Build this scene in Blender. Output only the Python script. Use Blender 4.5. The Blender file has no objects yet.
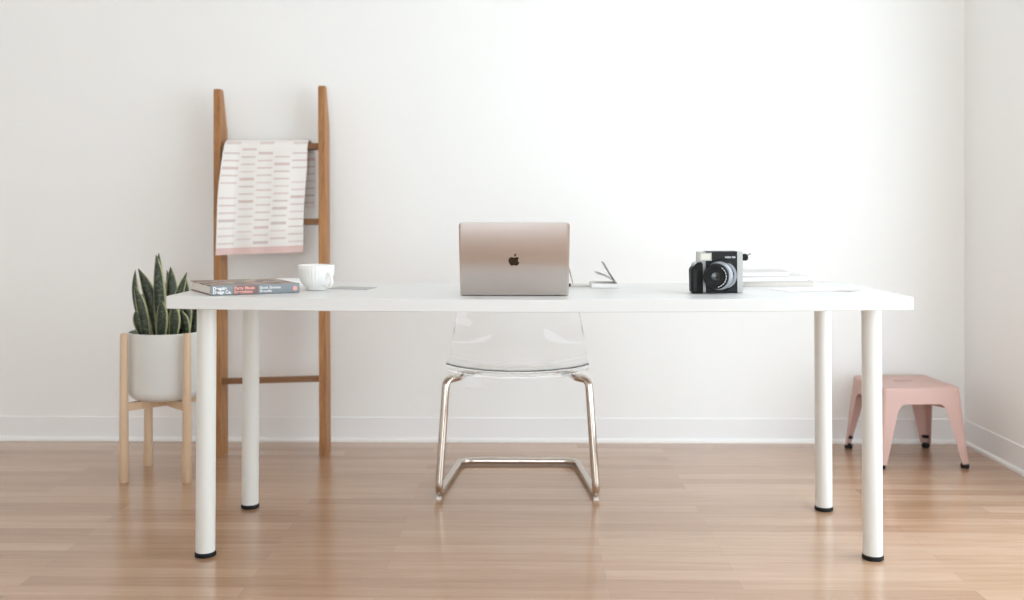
import bpy, bmesh, math, random
from math import pi, sin, cos, tan, radians as R
from mathutils import Vector as V, Matrix as M
random.seed(4)
SC = bpy.context.scene
COL = SC.collection

# ------------------------------------------------------------------ materials
def lin(c):
    return tuple(((x/255)/12.92 if x/255 <= .04045 else ((x/255+.055)/1.055)**2.4) for x in c) + (1,)

def mat(name, rgb, rough=.5, metal=0, spec=.5, **kw):
    m = bpy.data.materials.new(name); m.use_nodes = True
    b = m.node_tree.nodes['Principled BSDF']
    b.inputs['Base Color'].default_value = lin(rgb)
    b.inputs['Roughness'].default_value = rough
    b.inputs['Metallic'].default_value = metal
    b.inputs['Specular IOR Level'].default_value = spec
    for k, v in kw.items():
        b.inputs[k.replace('_', ' ')].default_value = v
    return m

class NT:
    """small helper for wiring nodes"""
    def __init__(s, m):
        s.t = m.node_tree; s.b = s.t.nodes['Principled BSDF']
    def n(s, kind, **kw):
        x = s.t.nodes.new(kind)
        for k, v in kw.items(): setattr(x, k, v)
        return x
    def l(s, a, b): s.t.links.new(a, b)
    def math(s, op, a, b=None, c=None):
        x = s.n('ShaderNodeMath', operation=op)
        for i, q in enumerate((a, b, c)):
            if q is None: continue
            if isinstance(q, (int, float)): x.inputs[i].default_value = q
            else: s.l(q, x.inputs[i])
        return x.outputs[0]
    def mix(s, f, a, b, mode='MIX'):
        x = s.n('ShaderNodeMix', data_type='RGBA', blend_type=mode)
        for i, q in ((0, f), (6, a), (7, b)):
            if isinstance(q, (int, float)): x.inputs[i].default_value = q
            elif isinstance(q, tuple): x.inputs[i].default_value = q
            else: s.l(q, x.inputs[i])
        return x.outputs[2]
    def ramp(s, f, stops, interp='LINEAR'):
        x = s.n('ShaderNodeValToRGB'); x.color_ramp.interpolation = interp
        e = x.color_ramp.elements
        while len(e) < len(stops): e.new(.5)
        for q, (p, c) in zip(e, stops): q.position = p; q.color = c
        s.l(f, x.inputs[0]); return x.outputs[0]
    def coords(s, kind='Object', scale=(1, 1, 1), loc=(0, 0, 0), rot=(0, 0, 0)):
        c = s.n('ShaderNodeTexCoord'); mp = s.n('ShaderNodeMapping')
        mp.inputs['Scale'].default_value = scale; mp.inputs['Location'].default_value = loc
        mp.inputs['Rotation'].default_value = rot
        s.l(c.outputs[kind], mp.inputs[0]); return mp.outputs[0]
    def noise(s, vec, scale, detail=3, rough=.5, dist=0):
        x = s.n('ShaderNodeTexNoise'); x.inputs['Scale'].default_value = scale
        x.inputs['Detail'].default_value = detail; x.inputs['Roughness'].default_value = rough
        x.inputs['Distortion'].default_value = dist
        s.l(vec, x.inputs['Vector']); return x.outputs['Fac']
    def bump(s, h, strength=.1, dist=.001):
        x = s.n('ShaderNodeBump'); x.inputs['Strength'].default_value = strength
        x.inputs['Distance'].default_value = dist
        s.l(h, x.inputs['Height']); s.l(x.outputs[0], s.b.inputs['Normal'])

def paint(name, rgb, rough=.6, bump=.12, scale=160):
    m = mat(name, rgb, rough); t = NT(m)
    v = t.coords('Object'); h = t.noise(v, scale, 4)
    t.bump(h, bump, .001)
    c2 = tuple(x*.985 for x in lin(rgb)[:3]) + (1,)
    t.l(t.mix(t.noise(v, 1.3, 2), lin(rgb), c2), t.b.inputs['Base Color'])
    return m

def wood(name, dark, light, stretch=(14, 14, 1.1), rough=.5, ring=2.5):
    m = mat(name, light, rough); t = NT(m)
    v = t.coords('Object', stretch)
    a = t.noise(v, ring, 5, .6, .4); b = t.noise(v, ring*7, 3, .6)
    f = t.math('ADD', t.math('MULTIPLY', a, .7), t.math('MULTIPLY', b, .3))
    t.l(t.ramp(f, [(.33, lin(dark)), (.68, lin(light))]), t.b.inputs['Base Color'])
    t.bump(b, .12, .0006)
    return m

MW = paint('wall_paint', (246, 246, 244))
MCEIL = paint('ceiling_paint', (248, 248, 247))
MBASE = mat('baseboard_vinyl', (243, 243, 243), .45)
MTRIM = mat('trim_white', (243, 242, 240), .4)
MDESK = paint('desk_laminate', (226, 226, 224), .32, .03, 60)
MLEG = mat('desk_leg_enamel', (228, 228, 223), .3)
MBLACK = mat('black_rubber', (13, 10, 9), .6, 0, .3)
MSTAND = wood('stand_birch', (202, 170, 138), (226, 200, 170))
MLAD = wood('ladder_oak', (140, 90, 46), (192, 140, 88))
MRUNG = wood('ladder_rung_oak', (112, 74, 42), (150, 106, 66), (1.1, 14, 14))
MPOT = paint('pot_ceramic', (222, 222, 218), .55, .05, 90)
MSOIL = paint('potting_soil', (42, 36, 30), .95, .8, 220)
MCHROME = mat('chrome', (206, 196, 186), .12, 1)
MPINK = mat('pink_enamel', (200, 164, 154), .4)
MLAP = mat('laptop_aluminium', (206, 197, 192), .33, .85)
MLOGO = mat('logo_dark_mirror', (52, 40, 26), .25, .3)
MKEY = mat('laptop_keys', (30, 30, 32), .5)
MWHITE = mat('white_porcelain', (244, 243, 240), .18, 0, .5)
MPAPER = mat('white_paper', (244, 243, 240), .7)
MCREAM = mat('cream_pages', (226, 219, 210), .8)
MBK = mat('camera_black_plastic', (8, 8, 9), .4, 0, .35)
MBK2 = mat('camera_black_matte', (13, 13, 13), .6, 0, .3)
MSILV = mat('camera_silver_plastic', (186, 186, 183), .35, .3)
MLENSG = mat('camera_grey_ring', (150, 152, 156), .35, .3)
MGLASS = mat('camera_lens_glass', (10, 12, 16), .05, 0, .8)
MFLASH = mat('camera_flash_lens', (226, 222, 206), .25)
MWTXT = mat('white_print', (240, 240, 240), .6)
MSALM = mat('salmon_print', (236, 168, 156), .6)
MGREYCOV = mat('book_cover_grey', (136, 142, 146), .5)
MREDEDGE = mat('book_cover_brown', (132, 108, 102), .5)
MGCARD = mat('grey_card', (176, 177, 176), .4)
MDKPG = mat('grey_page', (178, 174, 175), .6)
MGSLIP = mat('slip_paper', (222, 216, 212), .6)
MMAG = mat('magazine_cover', (212, 208, 206), .4)

# clear polycarbonate of the chair
MCLEAR = mat('clear_polycarbonate', (254, 254, 254), .0, 0, .5, Transmission_Weight=1.0, IOR=1.27)

# floor: narrow laminate strips running along the back wall
def floor_mat():
    m = mat('laminate_floor', (190, 150, 115), .3, 0, .5); t = NT(m)
    v = t.coords('Object', (1, 1, 1), (.37, .03, 0))
    br = t.n('ShaderNodeTexBrick'); t.l(v, br.inputs['Vector'])
    br.offset = .37; br.inputs['Scale'].default_value = 1
    br.inputs['Brick Width'].default_value = .92; br.inputs['Row Height'].default_value = .064
    br.inputs['Mortar Size'].default_value = .0006; br.inputs['Mortar Smooth'].default_value = .3
    br.inputs['Bias'].default_value = 0
    br.inputs['Color1'].default_value = (0, 0, 0, 1); br.inputs['Color2'].default_value = (1, 1, 1, 1)
    br.inputs['Mortar'].default_value = (.5, .5, .5, 1)
    g = t.noise(t.coords('Object', (1.1, 17, 1)), 2.4, 6, .6, .5)
    g2 = t.noise(t.coords('Object', (3, 90, 1)), 3, 4, .6)
    f = t.math('ADD', t.math('MULTIPLY', br.outputs['Color'], .28),
               t.math('ADD', t.math('MULTIPLY', g, .48), t.math('MULTIPLY', g2, .24)))
    c = t.ramp(f, [(.22, lin((156, 119, 91))), (.5, lin((181, 145, 115))), (.8, lin((204, 172, 145)))])
    c = t.mix(t.math('MULTIPLY', br.outputs['Fac'], .35), c, lin((112, 86, 66)))
    t.l(c, t.b.inputs['Base Color'])
    t.l(t.math('ADD', t.math('MULTIPLY', g2, .1), .2), t.b.inputs['Roughness'])
    t.b.inputs['Coat Weight'].default_value = .5; t.b.inputs['Coat Roughness'].default_value = .16
    t.bump(t.math('SUBTRACT', g2, t.math('MULTIPLY', br.outputs['Fac'], 1.5)), .06, .0006)
    return m
MFLOOR = floor_mat()

def leaf_mat():
    m = mat('snake_plant_leaf', (60, 80, 50), .42); t = NT(m)
    uv = t.n('ShaderNodeTexCoord').outputs['UV']; sp = t.n('ShaderNodeSeparateXYZ'); t.l(uv, sp.inputs[0])
    e = t.math('ABSOLUTE', t.math('SUBTRACT', sp.outputs[0], .5))
    w = t.n('ShaderNodeCombineXYZ'); t.l(t.math('MULTIPLY', sp.outputs[0], .8), w.inputs[0])
    t.l(t.math('MULTIPLY', sp.outputs[1], 7), w.inputs[1])
    oi = t.n('ShaderNodeObjectInfo'); t.l(t.math('MULTIPLY', oi.outputs['Random'], 9), w.inputs[2])
    nz = t.noise(w.outputs[0], 3.2, 4, .65, 1.2)
    g = t.ramp(nz, [(.36, lin((22, 30, 20))), (.52, lin((46, 58, 38))), (.68, lin((96, 108, 78)))])
    f = t.ramp(t.math('ADD', e, t.math('MULTIPLY', t.math('SUBTRACT', nz, .5), .08)), [(.37, (0, 0, 0, 1)), (.42, (1, 1, 1, 1))])
    t.l(t.mix(f, g, lin((176, 176, 130))), t.b.inputs['Base Color'])
    return m
MLEAF = leaf_mat()

def towel_mat():
    m = mat('woven_towel', (240, 236, 232), .9, 0, .2); t = NT(m)
    uv = t.n('ShaderNodeTexCoord').outputs['UV']; sp = t.n('ShaderNodeSeparateXYZ'); t.l(uv, sp.inputs[0])
    u, v = sp.outputs[0], sp.outputs[1]            # v in metres down the cloth from the front hem
    cu = t.math('MULTIPLY', u, 4.9); col = t.math('FLOOR', cu); fu = t.math('FRACT', cu)
    odd = t.math('MODULO', col, 2)
    # rows of dashes staggered between columns
    vv = t.math('ADD', t.math('MULTIPLY', v, 34), t.math('MULTIPLY', odd, .5))
    row = t.math('FLOOR', vv); fv = t.math('FRACT', vv)
    cb = t.n('ShaderNodeCombineXYZ'); t.l(col, cb.inputs[0]); t.l(row, cb.inputs[1])
    wn = t.n('ShaderNodeTexWhiteNoise', noise_dimensions='3D'); t.l(cb.outputs[0], wn.inputs['Vector'])
    rnd = wn.outputs['Value']
    thick = t.math('ADD', .15, t.math('MULTIPLY', t.math('GREATER_THAN', rnd, .88), .10))
    dash = t.math('LESS_THAN', t.math('ABSOLUTE', t.math('SUBTRACT', fv, .5)), t.math('MULTIPLY', thick, .75))
    gap = t.math('LESS_THAN', t.math('ABSOLUTE', t.math('SUBTRACT', fu, .5)), .43)
    skip = t.math('GREATER_THAN', rnd, .06)
    weave = t.noise(t.coords('UV', (420, 420, 1)), 1, 2)
    k = t.math('MULTIPLY', t.math('MULTIPLY', dash, gap), skip)
    k = t.math('MULTIPLY', k, t.math('ADD', .38, t.math('MULTIPLY', rnd, .35)))
    k = t.math('MULTIPLY', k, t.math('GREATER_THAN', v, .032))
    c = t.mix(k, lin((241, 237, 233)), t.mix(t.math('FRACT', t.math('MULTIPLY', rnd, 7.3)), lin((214, 182, 176)), lin((196, 178, 176))))
    band = t.math('LESS_THAN', v, .027)
    c = t.mix(t.math('MULTIPLY', band, .9), c, lin((226, 194, 188)))
    t.l(c, t.b.inputs['Base Color']); t.bump(weave, .35, .001)
    return m
MTOWEL = towel_mat()

def cover_mat():
    m = mat('printed_book_cover', (150, 120, 110), .35); t = NT(m)
    v = t.coords('Object', (16, 16, 16))
    vo = t.n('ShaderNodeTexVoronoi'); t.l(v, vo.inputs['Vector']); vo.inputs['Scale'].default_value = 2.2
    sp = t.n('ShaderNodeSeparateColor'); t.l(vo.outputs['Color'], sp.inputs[0])
    c = t.ramp(sp.outputs[0], [(0, lin((96, 62, 56))), (.3, lin((150, 104, 92))), (.55, lin((122, 118, 100))), (.75, lin((170, 160, 138))), (1, lin((70, 80, 92)))], 'CONSTANT')
    t.l(c, t.b.inputs['Base Color']); return m
MCOVER = cover_mat()

# ------------------------------------------------------------------ mesh helpers
def newbm(): return bmesh.new()

def finish(bm, bevel=0, seg=2, angle=40):
    if bevel:
        es = [e for e in bm.edges if len(e.link_faces) == 2 and e.calc_face_angle(0) > R(angle)]
        bmesh.ops.bevel(bm, geom=es, offset=bevel, segments=seg, profile=.5, affect='EDGES', clamp_overlap=True)
    return bm

def box(bm, x0, x1, y0, y1, z0, z1):
    vs = [bm.verts.new(p) for p in ((x0,y0,z0),(x1,y0,z0),(x1,y1,z0),(x0,y1,z0),(x0,y0,z1),(x1,y0,z1),(x1,y1,z1),(x0,y1,z1))]
    for f in ((0,3,2,1),(4,5,6,7),(0,1,5,4),(1,2,6,5),(2,3,7,6),(3,0,4,7)): bm.faces.new([vs[i] for i in f])
    return vs

def hexa(bm, bot, top):
    b = [bm.verts.new(p) for p in bot]; t = [bm.verts.new(p) for p in top]; n = len(b)
    bm.faces.new(b[::-1]); bm.faces.new(t)
    for i in range(n): bm.faces.new((b[i], b[(i+1)%n], t[(i+1)%n], t[i]))

def bx(x0, x1, y0, y1, z0, z1, bevel=0, seg=2):
    bm = newbm(); box(bm, x0, x1, y0, y1, z0, z1); return finish(bm, bevel, seg)

def lathe(bm, prof, cen=(0, 0, 0), n=40, axis='Z', flute=0, nf=0, sx=1):
    """prof: (radius, height) from one end to the other; closed with caps when radius > 0"""
    rings = []
    c = V(cen)
    for k, (r, h) in enumerate(prof):
        ring = []
        for i in range(n):
            a = 2*pi*i/n
            rr = r*(1 + (flute*cos(nf*a) if nf else 0))
            if axis == 'Z': p = V((rr*cos(a)*sx, rr*sin(a), h))
            else: p = V((rr*cos(a)*sx, h, rr*sin(a)))
            ring.append(bm.verts.new(c + p))
        rings.append(ring)
    for a, b in zip(rings, rings[1:]):
        for i in range(n): bm.faces.new((a[i], a[(i+1)%n], b[(i+1)%n], b[i]))
    for ring in (rings[0], rings[-1]): bm.faces.new(ring)
    bmesh.ops.recalc_face_normals(bm, faces=bm.faces)
    return bm

def fillet(pts, rad, seg=8):
    """round the corners of a polyline"""
    pts = [V(p) for p in pts]; out = [pts[0]]
    rad = rad if isinstance(rad, (list, tuple)) else [rad]*(len(pts)-2)
    for k in range(1, len(pts)-1):
        p, a, b = pts[k], pts[k-1]-pts[k], pts[k+1]-pts[k]
        r = min(rad[k-1], a.length*.49, b.length*.49)
        s, e = p + a.normalized()*r, p + b.normalized()*r
        for i in range(seg+1):
            t = i/seg; out.append(s*(1-t)**2 + p*2*t*(1-t) + e*t*t)
    out.append(pts[-1]); return out

def tube(bm, pts, r, n=14, cap=True):
    pts = [V(p) for p in pts]; rings = []; nrm = None
    for i, p in enumerate(pts):
        t = (pts[min(i+1, len(pts)-1)] - pts[max(i-1, 0)]).normalized()
        if nrm is None:
            nrm = t.orthogonal().normalized()
        nrm = (nrm - t*nrm.dot(t)).normalized(); bn = t.cross(nrm)
        rr = r[i] if isinstance(r, (list, tuple)) else r
        rings.append([bm.verts.new(p + (nrm*cos(2*pi*k/n) + bn*sin(2*pi*k/n))*rr) for k in range(n)])
    for a, b in zip(rings, rings[1:]):
        for k in range(n): bm.faces.new((a[k], a[(k+1)%n], b[(k+1)%n], b[k]))
    if cap: bm.faces.new(rings[0][::-1]); bm.faces.new(rings[-1])
    bmesh.ops.recalc_face_normals(bm, faces=bm.faces)
    return bm

def prism(bm, poly, frame, depth):
    """poly: 2D outline; frame(u, v, w) -> 3D; extruded w 0..depth"""
    a = [bm.verts.new(frame(u, v, 0)) for u, v in poly]; b = [bm.verts.new(frame(u, v, depth)) for u, v in poly]
    n = len(a)
    fs = [bm.faces.new(a), bm.faces.new(b[::-1])]
    for i in range(n): bm.faces.new((a[i], b[i], b[(i+1)%n], a[(i+1)%n]))
    bmesh.ops.triangulate(bm, faces=fs)
    bmesh.ops.recalc_face_normals(bm, faces=bm.faces)
    return bm

def grid(bm, fn, nu, nv, uvf=None, thick=0, closed_uv=True):
    """a surface fn(u,v) -> V, u,v 0..1"""
    vs = [[bm.verts.new(fn(i/nu, j/nv)) for j in range(nv+1)] for i in range(nu+1)]
    uvl = bm.loops.layers.uv.verify() if uvf else None
    for i in range(nu):
        for j in range(nv):
            f = bm.faces.new((vs[i][j], vs[i+1][j], vs[i+1][j+1], vs[i][j+1]))
            if uvf:
                for lp, (a, b) in zip(f.loops, ((i, j), (i+1, j), (i+1, j+1), (i, j+1))):
                    lp[uvl].uv = uvf(a/nu, b/nv)
    return bm

def root_of(o):
    while o.parent: o = o.parent
    return o

def obj(name, bm, m, parent=None, smooth=True, ang=35, solid=0, sub=0, offset=0, T=None, uvkeep=False, loc=None):
    me = bpy.data.meshes.new(name)
    if T is not None: bm.transform(T)
    if parent is not None: bm.transform(M.Translation(-root_of(parent).location))
    elif loc is not None: bm.transform(M.Translation(-V(loc)))
    bm.normal_update(); bm.to_mesh(me); bm.free()
    o = bpy.data.objects.new(name, me); COL.objects.link(o)
    if parent is not None: o.parent = parent
    elif loc is not None: o.location = loc
    for q in (m if isinstance(m, list) else [m]): me.materials.append(q)
    if smooth:
        me.polygons.foreach_set('use_smooth', [True]*len(me.polygons))
        me.set_sharp_from_angle(angle=R(ang))
    if solid:
        s = o.modifiers.new('thickness', 'SOLIDIFY'); s.thickness = solid; s.offset = offset
        dg = bpy.context.evaluated_depsgraph_get(); dg.update()
        me2 = bpy.data.meshes.new_from_object(o.evaluated_get(dg)); o.modifiers.clear(); o.data = me2; me2.name = name
        me2.polygons.foreach_set('use_smooth', [True]*len(me2.polygons)); me2.set_sharp_from_angle(angle=R(50))
    if sub:
        s = o.modifiers.new('smooth', 'SUBSURF'); s.levels = sub; s.render_levels = sub
    return o

def thing(name, label, cat, loc, group=None):
    o = bpy.data.objects.new(name, None); COL.objects.link(o)
    o.location = loc; o.empty_display_size = .1
    o['label'] = label; o['category'] = cat
    if group: o['group'] = group
    return o

def tag(o, label, cat, group=None):
    o['label'] = label; o['category'] = cat
    if group: o['group'] = group
    return o

def struct(name, bm, m, smooth=False):
    o = obj(name, bm, m, smooth=smooth); o['kind'] = 'structure'; return o

def text(name, s, size, m, parent, T, width=None, bold=0, depth=.0003):
    cu = bpy.data.curves.new(name, 'FONT'); cu.body = s; cu.size = size; cu.extrude = depth; cu.offset = bold
    t = bpy.data.objects.new(name + '_src', cu); COL.objects.link(t)
    dg = bpy.context.evaluated_depsgraph_get(); dg.update()
    me = bpy.data.meshes.new_from_object(t.evaluated_get(dg))
    bpy.data.objects.remove(t); bpy.data.curves.remove(cu)
    if width:
        xs = [v.co.x for v in me.vertices]; k = width/(max(xs)-min(xs))
        me.transform(M.Diagonal((k, 1, 1, 1)))
    me.transform(T); me.transform(M.Translation(-root_of(parent).location))
    me.materials.clear(); me.materials.append(m)
    o = bpy.data.objects.new(name, me); COL.objects.link(o); o.parent = parent
    return o

# ------------------------------------------------------------------ the room
XL, XR, YB, YF, ZC = -3.3, 1.806, -5.0, 4.042, 2.75
WT = .12
struct('floor', bx(XL-WT, XR+WT, YB-WT, YF+WT, -.1, 0), MFLOOR)
struct('ceiling', bx(XL-WT, XR+WT, YB-WT, YF+WT, ZC, ZC+.1), MCEIL)
struct('wall_back', bx(XL-WT, XR+WT, YF, YF+WT, 0, ZC), MW)
struct('wall_left', bx(XL-WT, XL, YB, YF, 0, ZC), MW)

def holed_wall(axis, p0, p1, a0, a1, holes):
    """wall slab between p0 and p1 across `axis`, running a0..a1, with window openings (s0,s1,z0,z1)"""
    bm = newbm()
    def seg(s0, s1, z0, z1):
        if s1-s0 < 1e-6 or z1-z0 < 1e-6: return
        if axis == 'X': box(bm, p0, p1, s0, s1, z0, z1)
        else: box(bm, s0, s1, p0, p1, z0, z1)
    cur = a0
    for (s0, s1, z0, z1) in sorted(holes):
        seg(cur, s0, 0, ZC); seg(s0, s1, 0, z0); seg(s0, s1, z1, ZC); cur = s1
    seg(cur, a1, 0, ZC)
    return bm
WIN_R = (.5, 3.2, .06, 2.3)          # window in the right wall, this side of the desk
WIN_B = (-2.2, 1.3, .06, 2.5)         # window behind the photographer
struct('wall_right', holed_wall('X', XR, XR+WT, YB, YF, [WIN_R]), MW)
struct('wall_front', holed_wall('Y', YB-WT, YB, XL, XR, [WIN_B]), MW)

def window_frame(axis, p, h):
    s0, s1, z0, z1 = h; bm = newbm(); w = .05
    def q(a, b, c, d):
        if axis == 'X': box(bm, p, p+.06, a, b, c, d)
        else: box(bm, a, b, p, p+.06, c, d)
    q(s0, s1, z0, z0+w); q(s0, s1, z1-w, z1); q(s0, s0+w, z0+w, z1-w); q(s1-w, s1, z0+w, z1-w)
    for k in (1, 2):
        c = s0+(s1-s0)*k/3; q(c-.02, c+.02, z0+w, z1-w)
    return bm
struct('window_1', window_frame('X', XR+.03, WIN_R), MTRIM)
struct('window_2', window_frame('Y', YB-.09, WIN_B), MTRIM)

def baseboard(p, q, n):
    """skirting with a small shoe moulding from p to q, n = direction into the room"""
    bm = newbm(); p, q, n = V(p), V(q), V(n)
    prof = [(0, 0), (.014, 0), (.0138, .006), (.012, .011), (.009, .0145), (.006, .016), (.0042, .018), (.004, .0985), (.003, .0998), (0, .1)]
    a = [bm.verts.new(p + n*d + V((0, 0, z))) for d, z in prof]; b = [bm.verts.new(q + n*d + V((0, 0, z))) for d, z in prof]
    k = len(a); bm.faces.new(a); bm.faces.new(b[::-1])
    for i in range(k): f = bm.faces.new((a[i], b[i], b[(i+1)%k], a[(i+1)%k])); f.material_index = 1 if i < 5 else 0
    bmesh.ops.recalc_face_normals(bm, faces=bm.faces); return bm
struct('baseboard_back', baseboard((XL, YF, 0), (XR, YF, 0), (0, -1, 0)), [MBASE, MTRIM])
struct('baseboard_right', baseboard((XR, YB, 0), (XR, YF-.014, 0), (-1, 0, 0)), [MBASE, MTRIM])
struct('baseboard_left', baseboard((XL, YB, 0), (XL, YF-.014, 0), (1, 0, 0)), [MBASE, MTRIM])

# ------------------------------------------------------------------ desk
DX0, DX1, DY0, DY1, DT = -.9671, 1.0329, 2.6122, 3.2122, .7245
dk = thing('desk', 'long white rectangular desk standing on four round white legs', 'desk', ((DX0+DX1)/2, (DY0+DY1)/2, 0))
SAG = .0085                       # the long board sags a little between its legs
def top_z(x): return DT - SAG*(1-((x-(DX0+DX1)/2)/1.0)**2)
def on_desk(x, y, rz=0):
    u = (x-(DX0+DX1)/2)
    return M.Translation((x, y, top_z(x)+.0003)) @ M.Rotation(-math.atan(2*SAG*u), 4, 'Y') @ M.Rotation(R(rz), 4, 'Z')
bm = newbm(); e_ = .0015
sec = [(DY0+e_, -.034), (DY0, -.034+e_), (DY0, -e_), (DY0+e_, 0), (DY1-e_, 0), (DY1, -e_), (DY1, -.034+e_), (DY1-e_, -.034)]
xs = [DX0, DX0+.0012] + [DX0+2*k/40 for k in range(1, 40)] + [DX1-.0012, DX1]
rr = []
for k, x in enumerate(xs):
    q = .0012 if k in (0, len(xs)-1) else 0
    rr.append([bm.verts.new((x, y + (q if y < 2.9 else -q), top_z(x)+z+(q if z < -.02 else -q))) for y, z in sec])
for a, b in zip(rr, rr[1:]):
    for k in range(8): bm.faces.new((a[k], b[k], b[(k+1)%8], a[(k+1)%8]))
bm.faces.new(rr[0]); bm.faces.new(rr[-1][::-1]); bmesh.ops.recalc_face_normals(bm, faces=bm.faces)
obj('tabletop', bm, MDESK, dk, ang=25)
for sx in (0, 1):
    for sy in (0, 1):
        cx = DX1-.08 if sx else DX0+.08; cy = DY1-.08 if sy else DY0+.08
        lean = (-.004 if sx else .004)
        bm = newbm()
        lathe(bm, [(.0262, .012), (.0265, .016), (.0262, .67), (.0262, DT-.0372), (.0255, DT-.0364)], (cx, cy, 0), 40)
        for v in bm.verts: v.co.x += lean*v.co.z/.69
        lg = obj('leg', bm, MLEG, dk)
        bm = newbm(); lathe(bm, [(.026, 0), (.0288, .002), (.0288, .0085), (.0268, .0125)], (cx, cy, 0), 40)
        obj('foot', bm, MBLACK, lg)['label'] = 'black rubber foot ring'

# ------------------------------------------------------------------ ladder
ld = thing('leaning_ladder', 'brown wooden decorative ladder leaning against the white back wall', 'ladder', (-1.0, 3.82, 0))
LZ = 1.455
def rail(xb, xt, zt, w=.027):
    """one upright: foot on the floor, back of the head cut to lie on the wall"""
    bm = newbm(); D = .094
    yf = lambda z: 3.782 + (3.93-3.782)*z/LZ
    sec = [(0, 0, D), (zt-.16, 0, D), (zt-.008, 0, .042), (zt, .003, .038)]
    rings = []
    for z, a, b in sec:
        x = xb + (xt-xb)*z/LZ; y = yf(z); e = .0015 if z == zt else 0
        rings.append([bm.verts.new(p) for p in ((x+e, y+a, z), (x+w-e, y+a, z), (x+w-e, y+b, z), (x+e, y+b, z))])
    for a, b in zip(rings, rings[1:]):
        for k in range(4): bm.faces.new((a[k], a[(k+1)%4], b[(k+1)%4], b[k]))
    bm.faces.new(rings[0][::-1]); bm.faces.new(rings[-1])
    return finish(bm, .0025, 2)
obj('upright', rail(-1.213, -1.262, 1.450), MLAD, ld)
obj('upright', rail(-.802, -.838, 1.462), MLAD, ld)
for zr in (.29, .6, .91, 1.214):
    f = zr/LZ
    xl = -1.213 + (-1.262+1.213)*f + .024; xr = -.802 + (-.838+.802)*f + .006
    y = 3.782 + .148*f + .016
    zl, zrr = zr-.006, zr+.006
    bm = newbm()
    hexa(bm, [(xl, y-.001, zl-.0115), (xr, y-.001, zrr-.0115), (xr, y+.043, zrr-.0155), (xl, y+.043, zl-.0155)],
             [(xl, y+.002, zl+.0105), (xr, y+.002, zrr+.0105), (xr, y+.046, zrr+.0065), (xl, y+.046, zl+.0065)])
    obj('rung', finish(bm, .003, 2), MRUNG, ld)['label'] = 'darker brown rung'

# ------------------------------------------------------------------ towel over the top rung
def towel(u, s):
    """s metres along the cloth from the front hem; over the rung at s = L1"""
    L1, L2 = .445, .27
    top_z = 1.236; ry = 3.943
    fold = .5*sin(u*19+.6)+.5*sin(u*8.3+2)
    if s <= L1:
        d = (L1-s)                         # drop below the rung in front
        z = top_z - d*.995
        y = ry - .026 - .075*min(1, d/.36)**1.0 - .0045*fold*min(1, d/.12)
        if d < .03: 
            t = d/.03; y = ry - .026*math.sin(t*pi/2) - .075*(d/.36); z = top_z + .006 - .006*t - .01*t*t - .02*t**3
        xl = -1.215 + .010*max(0, 1-d/.05)**2 - .002*max(0, min(1, (d-.08)/.12)); xr = -.874 - .002*sin(d*14) - .008*min(1, d/.4)
        x = xl + (xr-xl)*u + .002*sin(d*22+u*5)
        y -= .022*max(0, 1-u*6)*min(1, d/.09)
        z -= .012*(1-u)*min(1, d/.4)
    else:
        d = s-L1
        z = top_z - d; y = ry + .034
        if d < .03:
            t = d/.03; y = ry + .03*math.sin(t*pi/2)+.004*t; z = top_z + .006 - .006*t - .03*t*t*.9
        y = min(y - .06*max(0, d-.03) + .002*fold*min(1, d/.1), 4.01)
        xl = -1.205; xr = -.874 + .014*min(1, d/.05)
        x = xl + (xr-xl)*u
    return V((x, y, z))
bm = newbm()
TL = .715
grid(bm, lambda u, v: towel(u, v*TL), 60, 90, lambda u, v: (u, v*TL))
tag(obj('towel', bm, MTOWEL, loc=(-1.04, 3.9, .79), smooth=True, ang=180, solid=.004, offset=0),
    'white towel with rows of pink dashes draped over the top rung of the ladder', 'towel')

# ------------------------------------------------------------------ plant stand and snake plant
SX, SY, SH = -1.303, 3.53, .1115
st = thing('plant_stand', 'pale birch plant stand with four round legs holding the white pot', 'plant stand', (SX, SY, 0))
for a in (-1, 1):
    for b in (-1, 1):
        bm = newbm()
        lathe(bm, [(.0150, 0), (.0162, .002), (.0160, .1), (.0135, .515), (.0125, .521), (.009, .524)], (SX+a*SH, SY+b*SH, 0), 24)
        obj('leg', bm, MSTAND, st)
for ang in (45, -45):
    bm = newbm(); L = SH*1.4142-.006
    e = 0.0 if ang == 45 else .0008
    box(bm, -L, L, -.011, .011, .2505+e, .2775+e); finish(bm, .0015)
    obj('crossbar', bm, MSTAND, st, T=M.Translation((SX, SY, 0)) @ M.Rotation(R(ang), 4, 'Z'))

PX, PY = -1.304, 3.53
pl = thing('potted_snake_plant', 'snake plant with upright yellow-edged leaves in a round off-white pot', 'plant', (PX, PY, .2786))
pr = [(.02, .2786), (.094, .2788)]
for k in range(1, 9):
    a = k/8*pi/2; pr.append((.094+.038*sin(a), .3165-.0377*cos(a)))
pr += [(.1325, .38), (.133, .512), (.1322, .519), (.1295, .5205), (.1275, .519), (.127, .505), (.126, .47), (.02, .468)]
bm = newbm(); lathe(bm, pr, (PX, PY, 0), 64); obj('pot', bm, MPOT, pl)
bm = newbm(); lathe(bm, [(.01, .478), (.1255, .480), (.1245, .488), (.09, .492), (.03, .496), (.01, .497)], (PX, PY, 0), 40); obj('soil', bm, MSOIL, pl)

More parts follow.
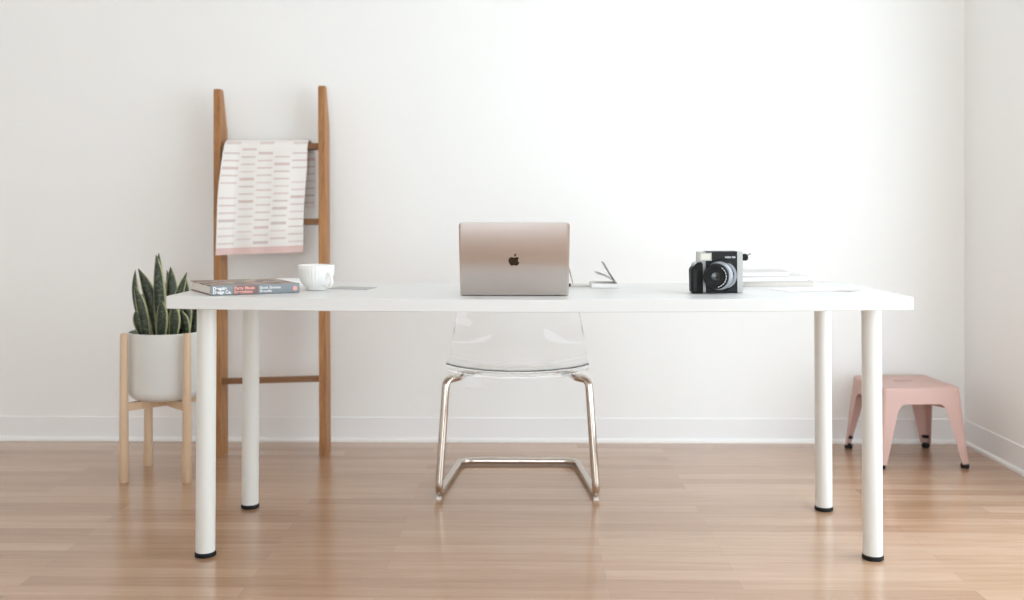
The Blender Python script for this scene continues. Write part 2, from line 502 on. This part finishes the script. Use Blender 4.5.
def leaf(base, tip, bow, w, yaw, twist=.3):
    """base, tip, sideways bow of the middle, greatest width, facing angle"""
    bm = newbm(); b, t = V(base), V(tip); mid = (b+t)/2 + V(bow)
    def sp(s): return b*(1-s)**2 + mid*2*s*(1-s) + t*s*s
    def fn(u, s):
        p = sp(s); d = (sp(min(1, s+.01))-sp(max(0, s-.01))).normalized()
        ang = yaw + twist*s
        side = V((cos(ang), sin(ang), 0)); side = (side - d*side.dot(d)).normalized(); n = side.cross(d)
        prof = (.55 + .45*min(1, s/.4)**.8) * (1 if s < .55 else max(.012, 1-((s-.55)/.45)**2.1))
        k = (u-.5)*2
        return p + side*(k*w/2*prof) + n*((.35*w*(1-k*k)-.2*w)*prof) + side*(.0)
    grid(bm, fn, 8, 26, lambda u, v: (u, v))
    obj('leaf', bm, MLEAF, pl, ang=180, solid=.0022)
Z0 = .485
LW = 1.12
LEAVES = [
 # base x, y, tip x, y, z, bow x, width, yaw
 (-1.350, 3.500, -1.408, 3.505, .742, -.050, .034, -.3),
 (-1.352, 3.465, -1.390, 3.450, .690, .012, .030, .35),
 (-1.335, 3.520, -1.404, 3.520, .746, .030, .040, .25),
 (-1.330, 3.580, -1.376, 3.600, .738, -.01, .026, 0),
 (-1.318, 3.500, -1.335, 3.510, .797, .006, .040, .1),
 (-1.325, 3.560, -1.356, 3.590, .800, -.01, .032, .3),
 (-1.300, 3.560, -1.314, 3.560, .738, .010, .034, -.5),
 (-1.275, 3.520, -1.292, 3.535, .752, .004, .040, .1),
 (-1.352, 3.470, -1.386, 3.450, .600, -.012, .034, .2),
 (-1.276, 3.470, -1.213, 3.480, .735, -.016, .028, .2),
 (-1.235, 3.540, -1.246, 3.550, .718, .010, .028, .1),
 (-1.228, 3.500, -1.236, 3.480, .600, .016, .030, -.2),
 (-1.262, 3.460, -1.250, 3.450, .625, .012, .034, .1),
 (-1.300, 3.455, -1.290, 3.440, .640, .004, .036, .1),
 (-1.225, 3.560, -1.205, 3.580, .640, .010, .026, .4),
 (-1.345, 3.600, -1.352, 3.640, .690, .008, .034, .2),
 (-1.290, 3.610, -1.270, 3.640, .700, .010, .034, -.2),
 (-1.380, 3.540, -1.400, 3.560, .660, -.006, .034, .4),
 (-1.250, 3.600, -1.225, 3.610, .690, .006, .030, .1),
]
for (bx_, by, tx, ty, tz, bw, w, yw) in LEAVES:
    leaf((bx_, by, Z0), (tx, ty, tz), (bw, 0, .01), w*LW, yw, random.uniform(-.35, .35))

# ------------------------------------------------------------------ clear chair
CX = -.027
ch = thing('transparent_chair', 'clear plastic cantilever chair with chrome tube frame behind the desk', 'chair', (CX, 3.45, 0))
P = [V((0, *q)) for q in ((3.222, .404), (3.219, .414), (3.232, .423), (3.30, .420), (3.40, .411), (3.50, .402), (3.57, .399), (3.62, .408), (3.652, .436), (3.668, .48), (3.685, .56), (3.705, .66), (3.722, .74), (3.732, .79))]
def cat(ps, t):
    n = len(ps)-1; x = t*n; i = min(int(x), n-1); f = x-i
    p0, p1, p2, p3 = ps[max(i-1, 0)], ps[i], ps[i+1], ps[min(i+2, n)]
    return .5*((2*p1) + (p2-p0)*f + (2*p0-5*p1+4*p2-p3)*f*f + (3*p1-p0-3*p2+p3)*f**3)
def shell(u, v):
    k = (u-.5)*2; p = cat(P, v)
    seat = max(0, min(1, 1-(p.z-.42)/.12)) if v > .45 else 1
    seat = seat*seat*(3-2*seat)
    W = [(0, .228), (.08, .2345), (.35, .243), (.55, .250), (.66, .248), (.76, .232), (.86, .205), (1, .172)]
    for (a, ha_), (b, hb_) in zip(W, W[1:]):
        if a <= v <= b: hw = ha_ + (hb_-ha_)*(v-a)/(b-a)
    top = max(0, (v-.93)/.07)
    x = CX + k*hw
    z = p.z + seat*(.020*k*k+.006*k**8) - top*.02*k**4
    y = p.y - (1-seat)*(.042*k*k + .016*k**8)
    return V((x, y, z))
bm = newbm(); grid(bm, shell, 40, 72)
obj('seat_shell', bm, MCLEAR, ch, ang=180, solid=.005, offset=0)['label'] = 'clear plastic seat and back shell'
pts = []
r = .0132
def side(s):
    return [(CX+s*.11, 3.56, .385), (CX+s*.175, 3.45, .388), (CX+s*.2, 3.30, .392), (CX+s*.2375, 3.262, .392), (CX+s*.2615, 3.232, r+.003), (CX+s*.218, 3.675, r+.002)]
L = side(-1); Rr = side(1)
path = fillet(L + Rr[::-1], [.06, .05, .04, .04, .055, .055, .04, .04, .05, .06], 9)
bm = newbm(); tube(bm, path, r, 18); obj('frame', bm, MCHROME, ch)['label'] = 'chrome tube frame'
bm = newbm(); tube(bm, [(CX-.13, 3.53, .384), (CX+.13, 3.53, .384)], .009, 12); obj('seat_crossbar', bm, MCHROME, ch)
for s in (-1, 1):
    obj('glide', bx(CX+s*.2605-.008, CX+s*.2605+.008, 3.226, 3.246, 0, .005, .002), MWHITE, ch)
    c = CX+s*.165
    obj('bracket', bx(c-.018, c+.018, 3.30, 3.335, .396, .406, .002), MSILV, ch)
obj('clear_bracket', bx(CX-.178, CX-.118, 3.262, 3.272, .362, .408, .002), MCLEAR, ch)

# ------------------------------------------------------------------ laptop
LZ0 = top_z(-.03)+.0003
HY, HZ = 2.726, LZ0+.0068
lx0, lx1 = -.1825, .1205
lp = thing('laptop', 'open rose-grey laptop seen from behind, dark logo on its lid', 'laptop', ((lx0+lx1)/2, 2.83, LZ0))
def rrect(x0, x1, y0, y1, r, n=6):
    out = []
    for cx, cy, a0 in ((x1-r, y1-r, 0), (x0+r, y1-r, 90), (x0+r, y0+r, 180), (x1-r, y0+r, 270)):
        for k in range(n+1): a = R(a0+90*k/n); out.append((cx+r*cos(a), cy+r*sin(a)))
    return out
w2 = (lx1-lx0)/2; cxl = (lx0+lx1)/2; lh = .2145; tl = R(19.5)
def lidf(u, v, w):    # u across, v up the lid, w thickness towards the keys
    return V((cxl+u, HY - v*sin(tl) + w*cos(tl), HZ-.0045 + v*cos(tl) + w*sin(tl)))
bm = newbm(); prism(bm, rrect(-w2, w2, 0, lh, .0085), lidf, .0055); finish(bm, .001, 2, 60)
lid = obj('lid', bm, MLAP, lp)
bm = newbm(); prism(bm, rrect(-w2+.006, w2-.006, .008, lh-.006, .004), lambda u, v, w: lidf(u, v, .0056+w), .0006)
obj('screen', bm, MGLASS, lid)['label'] = 'dark screen glass'
bm = newbm(); prism(bm, rrect(-w2, w2, 0, .204, .0085), lambda u, v, w: V((cxl+u, HY+.007+v, LZ0+.0012+w)), .0105); finish(bm, .0012, 2, 60)
base = obj('base', bm, MLAP, lp)
bm = newbm()
for rI in range(5):
    for k in range(14):
        x = cxl-w2+.016+k*.0188; y = HY+.026+rI*.0185
        box(bm, x, x+.0162, y, y+.016, LZ0+.0117, LZ0+.0124)
kb = obj('keyboard', bm, MKEY, lp, smooth=False)
bm = newbm(); tube(bm, [(cxl-w2+.03, HY+.004, LZ0+.0075), (cxl+w2-.03, HY+.004, LZ0+.0075)], .0042, 12); obj('hinge', bm, MKEY, lp)
for s in (-1, 1):
    for q in (.02, .18):
        bm = newbm(); lathe(bm, [(.007, 0), (.007, .0012)], (cxl+s*.12, HY+q, LZ0+.0001), 16); obj('foot', bm, MBLACK, lp)
# logo: an apple outline with a bite, and its leaf
def apple():
    h = [(0, .80), (.10, .86), (.24, .92), (.38, .92), (.55, .86), (.66, .76)]
    right = h
    bite = [(.60, .68), (.53, .57), (.51, .44), (.54, .31), (.61, .21), (.72, .13)]
    low = [(.64, -.04), (.52, -.22), (.38, -.32), (.24, -.33), (.10, -.28), (0, -.265)]
    left = [(-.10, -.28), (-.24, -.33), (-.38, -.32), (-.54, -.2), (-.68, .02), (-.76, .28), (-.76, .52), (-.68, .72), (-.54, .86), (-.36, .92), (-.2, .90), (-.08, .83)]
    return right + bite + low + left
def scale(poly, s, dx, dy): return [(x*s+dx, y*s+dy) for x, y in poly]
s_ = .0203; ly = .096; lx = -.0005
bm = newbm(); prism(bm, scale(apple(), s_, lx, ly), lambda u, v, w: lidf(u, v, -.0004+w), .0008)
leafp = [(-.04, .99), (-.01, 1.18), (.1, 1.36), (.27, 1.46), (.28, 1.26), (.18, 1.08)]
prism(bm, scale(leafp, s_, lx, ly), lambda u, v, w: lidf(u, v, -.0004+w), .0008)
obj('logo', bm, MLOGO, lid, smooth=False)['label'] = 'dark apple logo'

# ------------------------------------------------------------------ hardback book
BL, BW, BH = .252, .212, .0272
bcx, bcy = -.858 + .5*BL*cos(R(33)), 2.645 + .5*BL*sin(R(33))
BT = on_desk(bcx, bcy, 33) @ M.Translation((-BL/2, 0, 0))
bk = thing('hardback_book', 'thick hardback book with grey spine lettering lying left of the white mug', 'book', (bcx, bcy, top_z(bcx)))
bm = newbm(); box(bm, 0, BL, .002, BW, .0003, .0027); finish(bm, .0006); obj('back_cover', bm, MREDEDGE, bk, T=BT)
bm = newbm(); box(bm, .004, BL-.004, .004, BW-.004, .0028, BH-.0026); obj('pages', bm, MCREAM, bk, T=BT)
bm = newbm(); box(bm, 0, BL, .002, BW, BH-.0025, BH); finish(bm, .0006); fc = obj('front_cover', bm, MCOVER, bk, T=BT)
bm = newbm()
sp = [(.0032, .0003), (-.0005, .0006), (-.002, .004), (-.0024, BH/2), (-.002, BH-.004), (-.0005, BH-.0004), (.0032, BH)]
prism(bm, sp, lambda u, v, w: V((w, u, v)), BL); spn = obj('spine', bm, MGREYCOV, bk, T=BT)
for a, b, m in ((.062, .132, MREDEDGE),):
    bm = newbm(); box(bm, a, b, -.00265, -.002, .0018, BH-.0018); obj('spine_panel', bm, m, spn, T=BT)
def spine_text(s, x, z, size, m, width, bold=.0003):
    T = BT @ M.Translation((x, -.0027, z)) @ M.Rotation(R(90), 4, 'X')
    text('lettering', s, size, m, spn, T, width, bold)
spine_text('Despite', .006, .0148, .0125, MWTXT, .038, .0005)
spine_text('Design Co.', .006, .0045, .0125, MWTXT, .050, .0005)
spine_text('Party Music', .064, .0148, .0120, MSALM, .058, .0004)
spine_text('Everything', .064, .0045, .0120, MSALM, .052, .0004)
spine_text('Scott Simone', .136, .0148, .0105, MWTXT, .060, .0001)
spine_text('Brazile', .136, .0052, .0105, MWTXT, .034, .0001)
bm = newbm(); lathe(bm, [(.0068, -.0031), (.0068, -.002)], (0, 0, 0), 20, 'Y')
obj('spine_badge', bm, MSALM, spn, T=BT @ M.Translation((BL-.014, 0, BH/2)))['label'] = 'round salmon badge'

# ------------------------------------------------------------------ mug
gx, gy = -.621, 2.888; GZ = top_z(-.621)+.0003; GK = 1.03
mg = thing('mug', 'white fluted porcelain mug standing right of the thick book', 'mug', (gx, gy, GZ))
out = [(.018, .0006), (.026, .0006), (.028, .003), (.0275, .006), (.034, .012), (.041, .021), (.0465, .033), (.0498, .047), (.0512, .060), (.0518, .0735)]
inn = [(.0505, .0745), (.0492, .0735), (.0486, .060), (.047, .047), (.0436, .033), (.038, .021), (.030, .013), (.012, .0105)]
bm = newbm(); n = 128; rings = []
for idx, (r_, h) in enumerate([(q*GK, w_) for q, w_ in out+inn]):
    fl = .014 if 5 <= idx <= 8 else (.008 if idx in (4,) else 0)
    ring = [bm.verts.new((gx + r_*(1+fl*cos(32*2*pi*i/n))*cos(2*pi*i/n), gy + r_*(1+fl*cos(32*2*pi*i/n))*sin(2*pi*i/n), GZ+h)) for i in range(n)]
    rings.append(ring)
for a, b in zip(rings, rings[1:]):
    for i in range(n): bm.faces.new((a[i], a[(i+1)%n], b[(i+1)%n], b[i]))
bm.faces.new(rings[0]); bm.faces.new(rings[-1]); bmesh.ops.recalc_face_normals(bm, faces=bm.faces)
obj('body', bm, MWHITE, mg, ang=60)
ha = R(-38)
def hp(d, z): return (gx+cos(ha)*d, gy+sin(ha)*d, GZ+z)
bm = newbm(); tube(bm, fillet([hp(.048, .052), hp(.060, .050), hp(.073, .026), hp(.060, .010), hp(.035, .016)], .014, 6), .0046, 12)
obj('handle', bm, MWHITE, mg)

# ------------------------------------------------------------------ flat things beside the mug
o = obj('card', bx(-.06, .06, -.045, .045, 0, .0016, .0004), MGCARD, T=on_desk(-.526, 2.965, -12), loc=(-.526, 2.965, top_z(-.526)))
tag(o, 'thin grey card lying flat on the desk just right of the mug', 'card')
o = obj('notepad', bx(-.05, .05, -.035, .035, 0, .016, .001), MPAPER, T=on_desk(-.74, 3.11, 20), loc=(-.74, 3.11, top_z(-.74)))
tag(o, 'small white notepad half hidden behind the thick book and the mug', 'notepad')

# ------------------------------------------------------------------ pen and open notebook right of the laptop
NZ = top_z(.25)+.0003
pn = thing('pen', 'pale pen with a black end lying between laptop and open notebook', 'pen', (.17, 3.048, NZ))
bm = newbm(); tube(bm, [(.141, 3.051, NZ+.0062), (.150, 3.050, NZ+.0058), (.1985, 3.046, NZ+.0048)], [.0048, .0046, .0040], 14); obj('barrel', bm, mat('pen_barrel', (222, 220, 212), .4), pn)
bm = newbm(); tube(bm, [(.1345, 3.0513, NZ+.0062), (.1412, 3.051, NZ+.0062)], .0050, 14); obj('cap', bm, MBLACK, pn)['label'] = 'black pen end'
nb = thing('open_notebook', 'small white notebook lying open with two leaves standing up, right of the laptop', 'notebook', (.25, 3.06, NZ))
sx_, sy_ = .262+.0, 3.008
sx_ = .286
def leafsheet(profile, y0, y1, th):
    bm = newbm(); pp = [V((p[0], 0, p[1])) for p in profile]
    grid(bm, lambda u, v: V((cat(pp, v).x, y0+(y1-y0)*u, cat(pp, v).z)), 4, 16); return bm
obj('pages', bx(.204, sx_, sy_, sy_+.12, NZ+.0012, NZ+.0135, .002), MPAPER, nb)
obj('cover', bx(.202, sx_+.001, sy_-.001, sy_+.121, NZ+.0001, NZ+.0011, .0003), MGCARD, nb)['label'] = 'grey lower cover'
obj('upright_leaf', leafsheet([(sx_+.001, NZ+.006), (sx_-.0145, NZ+.029), (sx_-.030, NZ+.053), (sx_-.044, NZ+.078)], sy_+.004, sy_+.11, .001), MDKPG, nb, ang=180, solid=.0022)
obj('curled_leaf', leafsheet([(sx_-.003, NZ+.0145), (sx_-.014, NZ+.022), (sx_-.034, NZ+.034), (sx_-.066, NZ+.045)], sy_+.008, sy_+.105, .001), MDKPG, nb, ang=180, solid=.0034)

# ------------------------------------------------------------------ instant camera
CT = on_desk(.4955, 2.806, -3) @ M.Diagonal((.985, 1, 1.02, 1))
cm = thing('instant_camera', 'bulky black and silver instant camera standing near the right end of the desk', 'camera', (.55, 2.83, top_z(.55)))
# local frame: x to the right, y away, z up, from the lower left corner of the front face
W_, H_ = .128, .117
obj('body', bx(.022, .112, -.002, .055, .0005, H_, .003, 3), MBK, cm, T=CT)
obj('side_panel', bx(0, .026, .002, .05, .002, H_-.001, .004, 3), MSILV, cm, T=CT)['label'] = 'silver side panel'
obj('side_panel', bx(.1115, W_, .0, .05, .002, H_-.0005, .003, 3), MSILV, cm, T=CT)['label'] = 'silver side panel'
fl = obj('flash_housing', bx(.003, .038, -.006, .01, .0915, .1135, .002, 2), MSILV, cm, T=CT)
obj('flash_lens', bx(.007, .034, -.0075, -.005, .0945, .1105, .0008, 1), MFLASH, fl, T=CT)
# grip
bm = newbm(); prism(bm, [(-.022, .006), (-.020, .0015), (-.014, .0008), (.010, .0008), (.0115, .004), (.0115, .082), (.008, .0875), (.002, .0875), (-.008, .083), (-.019, .072), (-.0225, .066)], lambda u, v, w: V((u, -.016+w, v)), .058)
gp = obj('grip', finish(bm, .003, 3, 50), MBK2, cm, T=CT)
obj('grip_ridge', bx(-.0165, -.006, -.0175, -.014, .006, .066, .0015, 2), MBK, gp, T=CT)
bm = newbm(); lathe(bm, [(.0075, 0), (.0085, .003), (.0080, .007), (.005, .009)], (0, 0, 0), 24)
obj('shutter_button', bm, MSILV, gp, T=CT @ M.Translation((-.0095, -.001, .0795)) @ M.Rotation(R(-28), 4, 'Y'))
# lens: oblique grey housing, black barrel, rings, glass
def oblique(prof, n=56):
    """rings (cx, cz, r, y)"""
    bm = newbm(); rings = []
    for cx, cz, r_, y in prof:
        rings.append([bm.verts.new((cx+r_*cos(2*pi*i/n), y, cz+r_*sin(2*pi*i/n))) for i in range(n)])
    for a, b in zip(rings, rings[1:]):
        for i in range(n): bm.faces.new((a[i], a[(i+1)%n], b[(i+1)%n], b[i]))
    bm.faces.new(rings[0]); bm.faces.new(rings[-1]); bmesh.ops.recalc_face_normals(bm, faces=bm.faces); return bm
lb = obj('lens_housing', oblique([(.0655, .0500, .0455, -.001), (.0655, .0500, .0455, -.004), (.0630, .0500, .0430, -.008), (.0620, .0500, .0410, -.009)]), MBK, cm, T=CT)
# silver arc to the right of the housing
def arc(c, r0, r1, a0, a1, y0, y1, n=20):
    bm = newbm(); poly = []
    for k in range(n+1):
        a = R(a0+(a1-a0)*k/n); t = sin(pi*k/n)**.6; rr = r0+(r1-r0)*t
        poly.append((c[0]+rr*cos(a), c[1]+rr*sin(a)))
    for k in range(n, -1, -1):
        a = R(a0+(a1-a0)*k/n); poly.append((c[0]+r0*cos(a)-.0002, c[1]+r0*sin(a)))
    return prism(bm, poly, lambda u, v, w: V((u, y0+w, v)), y1-y0)
obj('trim_arc', arc((.064, .050), .0385, .0455, -62, 62, -.0105, -.006), MLENSG, lb, T=CT)['label'] = 'grey curved trim'
obj('focus_ring', oblique([(.0590, .0495, .0405, -.009), (.0565, .0495, .0395, -.022), (.0530, .0495, .0370, -.026)]), MLENSG, lb, T=CT)['label'] = 'grey lens ring'
bar = obj('lens_barrel', oblique([(.0490, .0490, .0365, -.024), (.0450, .0490, .0355, -.038), (.0450, .0490, .0340, -.040), (.0450, .0490, .0270, -.040), (.0450, .0490, .0250, -.037), (.0450, .0490, .0140, -.036)]), MBK2, lb, T=CT)
obj('lens_glass', oblique([(.0450, .0490, .0125, -.0355), (.0450, .0490, .0120, -.0370), (.0450, .0490, .0080, -.0378), (.0450, .0490, .0030, -.0380)]), MGLASS, bar, T=CT)
bm = newbm()
for k in range(26):
    a = R(-75+k*5.2); d = .0295
    x, z = .0450+d*cos(a), .0490+d*sin(a)
    s = .0007 if k % 3 else .0011
    box(bm, x-s, x+s, -.0404, -.0398, z-s, z+s)
obj('scale_marks', bm, MWTXT, bar, smooth=False, T=CT)['label'] = 'white scale marks round the lens'
T = CT @ M.Translation((.077, -.0022, .0985)) @ M.Rotation(R(90), 4, 'X')
text('lettering', 'WIDE 300', .0062, MWTXT, cm, T, .030, .00015)
vf = newbm(); prism(vf, [(W_-.002, .091), (W_+.012, .090), (W_+.0175, .094), (W_+.0185, .100), (W_+.0165, .107), (W_+.011, .1095), (W_-.002, .108)], lambda u, v, w: V((u, .012+w, v)), .02)
obj('dial_knob', finish(vf, .002, 2, 50), MBK2, cm, T=CT)
bm = newbm(); tube(bm, fillet([(W_+.017, .024, .104), (W_+.024, .024, .109), (W_+.028, .026, .108)], .003, 4), .0012, 8); obj('strap_loop', bm, MBK2, cm, T=CT)

# ------------------------------------------------------------------ magazines and papers at the right end
def magazine(cx, cy, z, w, d, h, rot, label, page=MPAPER):
    m = thing('magazine', label, 'magazine', (cx, cy, top_z(cx)+z), 'white magazines stacked behind the camera')
    T = M.Translation((0, 0, z)) @ on_desk(cx, cy, rot)
    bm = newbm(); box(bm, -w/2, w/2, -d/2, d/2, 0, .0016); box(bm, -w/2, w/2, -d/2, d/2, h-.0016, h); box(bm, -w/2, -w/2+.0012, -d/2, d/2, .0016, h-.0016)
    obj('cover', bm, MMAG, m, T=T)
    bm = newbm(); box(bm, -w/2+.0013, w/2-.002, -d/2+.0015, d/2-.0015, .0017, h-.0017); obj('pages', bm, page, m, T=T)
z = 0
magazine(.775, 3.125, z, .25, .17, .014, -5, 'white magazine behind the camera, lowest of its stack', MCREAM); z += .0144
magazine(.755, 3.120, z, .24, .16, .015, 3, 'white magazine behind the camera, in the middle of its stack'); z += .0154
magazine(.725, 3.125, z, .20, .15, .014, -2, 'white magazine behind the camera, topmost of its stack')
def sheet(x, y, w, d, rot, lift, label, m):
    T = on_desk(x, y, rot)
    bm = newbm(); grid(bm, lambda u, v: V(((u-.5)*w, (v-.5)*d, lift*max(0, u-.6)**2*6*(1-v) + .0004)), 14, 10)
    tag(obj('paper_sheet', bm, m, T=T, ang=180, solid=.0005, offset=1, loc=(x, y, top_z(x))), label, 'paper')
sheet(.835, 2.90, .19, .14, 12, .004, 'white sheet of paper on the desk near its right end, in front of the magazines', MPAPER)
sheet(.915, 2.86, .10, .075, -38, .001, 'small grey-edged slip lying crooked at the right end of the desk', MGSLIP)

# ------------------------------------------------------------------ pink metal stool
KX, KY = 1.468, 3.803
stl = thing('pink_stool', 'low pale pink metal stool with splayed legs beside the right wall', 'stool', (KX, KY, 0))
SH_, ZA = .297, .236
KT = M.Translation((KX, KY, 0)) @ M.Rotation(R(3), 4, 'Z')
tw, bw_ = .1475, .173           # half width at the top and at the floor
def hw(z): return bw_ + (tw-bw_)*min(1, z/(SH_-.012))
CR = .018
slot = [(x, y+.016) for x, y in rrect(-.040, .040, -.011, .011, .0105, 6)]
bm = newbm()
levels = [(hw(ZA), ZA, CR), (hw(.262), .262, CR), (hw(.283), .283, CR), (tw-.001, .290, .017), (tw-.005, .2955, .015), (tw-.012, SH_, .012), (tw-.03, SH_-.0015, .010)]
rings = [[bm.verts.new((x, y, z_)) for x, y in rrect(-h, h, -h, h, r_, 6)] for h, z_, r_ in levels]
for a, b in zip(rings, rings[1:]):
    k = len(a)
    for i in range(k): bm.faces.new((a[i], a[(i+1)%k], b[(i+1)%k], b[i]))
sl = [bm.verts.new((x, y, SH_-.0025)) for x, y in slot]
sld = [bm.verts.new((x*.97, .016+(y-.016)*.9, SH_-.022)) for x, y in slot]
k = len(sl)
for i in range(k):
    bm.faces.new((rings[-1][i], rings[-1][(i+1)%k], sl[(i+1)%k], sl[i])); bm.faces.new((sl[i], sl[(i+1)%k], sld[(i+1)%k], sld[i]))
obj('seat', bm, MPINK, stl, T=KT, solid=.002, offset=0, ang=50)
def wid(z): return .026 + .040*(z/ZA) + .016*max(0, (z-ZA+.03)/.03)**2.2      # flange width, flaring at the seat
for a in (-1, 1):
    for b in (-1, 1):
        bm = newbm(); N = 24; rows = []
        for i in range(N+1):
            z_ = .016 + (ZA-.016)*i/N; h = hw(z_); w_ = wid(z_)
            c = min(CR, w_*.6); row = [(h-w_, h)] + [(h-c+c*sin(R(90*q/6)), h-c+c*cos(R(90*q/6))) for q in range(7)] + [(h, h-w_)]
            rows.append([bm.verts.new((a*x, b*y, z_)) for x, y in row])
        for p, q in zip(rows, rows[1:]):
            for i in range(8): bm.faces.new((p[i], p[i+1], q[i+1], q[i]))
        bm.normal_update()
        if (bm.faces[:][0].normal.y*b < 0): bmesh.ops.reverse_faces(bm, faces=bm.faces)
        lg = obj('leg', bm, MPINK, stl, T=KT, solid=.002, offset=0, ang=50)
        h = hw(.01)-.014
        bm = newbm(); lathe(bm, [(.010, 0), (.0145, .001), (.0155, .006), (.0155, .013), (.012, .018)], (a*h, b*h, 0), 24)
        obj('foot', bm, MBLACK, lg, T=KT)['label'] = 'black rubber foot'
        if b > 0:
            h2 = hw(.05)-.013
            bm = newbm(); box(bm, a*h2-.010, a*h2+.010, b*h2-.010, b*h2+.008, .040, .050); obj('rubber_pad', finish(bm, .002), MBLACK, lg, T=KT)
for s in (-1, 1):
    bm = newbm(); e = .002 if s > 0 else 0; q = hw(.21)-.010
    tube(bm, [(-q, -s*q, .214+e), (-.04, -s*.04, .226+e*5), (.04, s*.04, .226+e*5), (q, s*q, .214+e)], .0055, 10)
    obj('cross_brace', bm, MPINK, stl, T=KT)

# ------------------------------------------------------------------ light
w = bpy.data.worlds.new('World'); SC.world = w; w.use_nodes = True
bg = w.node_tree.nodes['Background']; bg.inputs[0].default_value = (.83, .94, 1.02, 1); bg.inputs[1].default_value = 7.0
def portal(name, loc, rot, sx, sy):
    l = bpy.data.lights.new(name, 'AREA'); l.shape = 'RECTANGLE'; l.size = sx; l.size_y = sy; l.cycles.is_portal = True
    o = bpy.data.objects.new(name, l); COL.objects.link(o); o.location = loc; o.rotation_euler = rot
portal('right_window_daylight', (XR+.10, (WIN_R[0]+WIN_R[1])/2, 1.18), (R(90), 0, R(90)), WIN_R[1]-WIN_R[0], 2.24)
portal('rear_window_daylight', ((WIN_B[0]+WIN_B[1])/2, YB-.11, 1.23), (R(90), 0, 0), WIN_B[1]-WIN_B[0], 2.34)

# ------------------------------------------------------------------ camera
cd = bpy.data.cameras.new('camera'); cam = bpy.data.objects.new('camera', cd); COL.objects.link(cam)
cam.location = (0, 0, .949); cam.rotation_euler = (R(90), 0, .0139)
cd.sensor_width = 36; cd.lens = 36*976/1024; cd.shift_y = -(300-212.7)/1024
cd.clip_start = .05
cd.dof.use_dof = True; cd.dof.focus_distance = 2.66; cd.dof.aperture_fstop = 2.4
SC.camera = cam

vs = SC.view_settings
vs.view_transform = 'Standard'; vs.look = 'None'; vs.gamma = 1; vs.use_curve_mapping = False
vs.exposure = -.56
SC.cycles.use_denoising = True
SC.cycles.max_bounces = 14; SC.cycles.diffuse_bounces = 8; SC.cycles.glossy_bounces = 6
SC.cycles.transmission_bounces = 12; SC.cycles.transparent_max_bounces = 8
SC.cycles.sample_clamp_indirect = 8
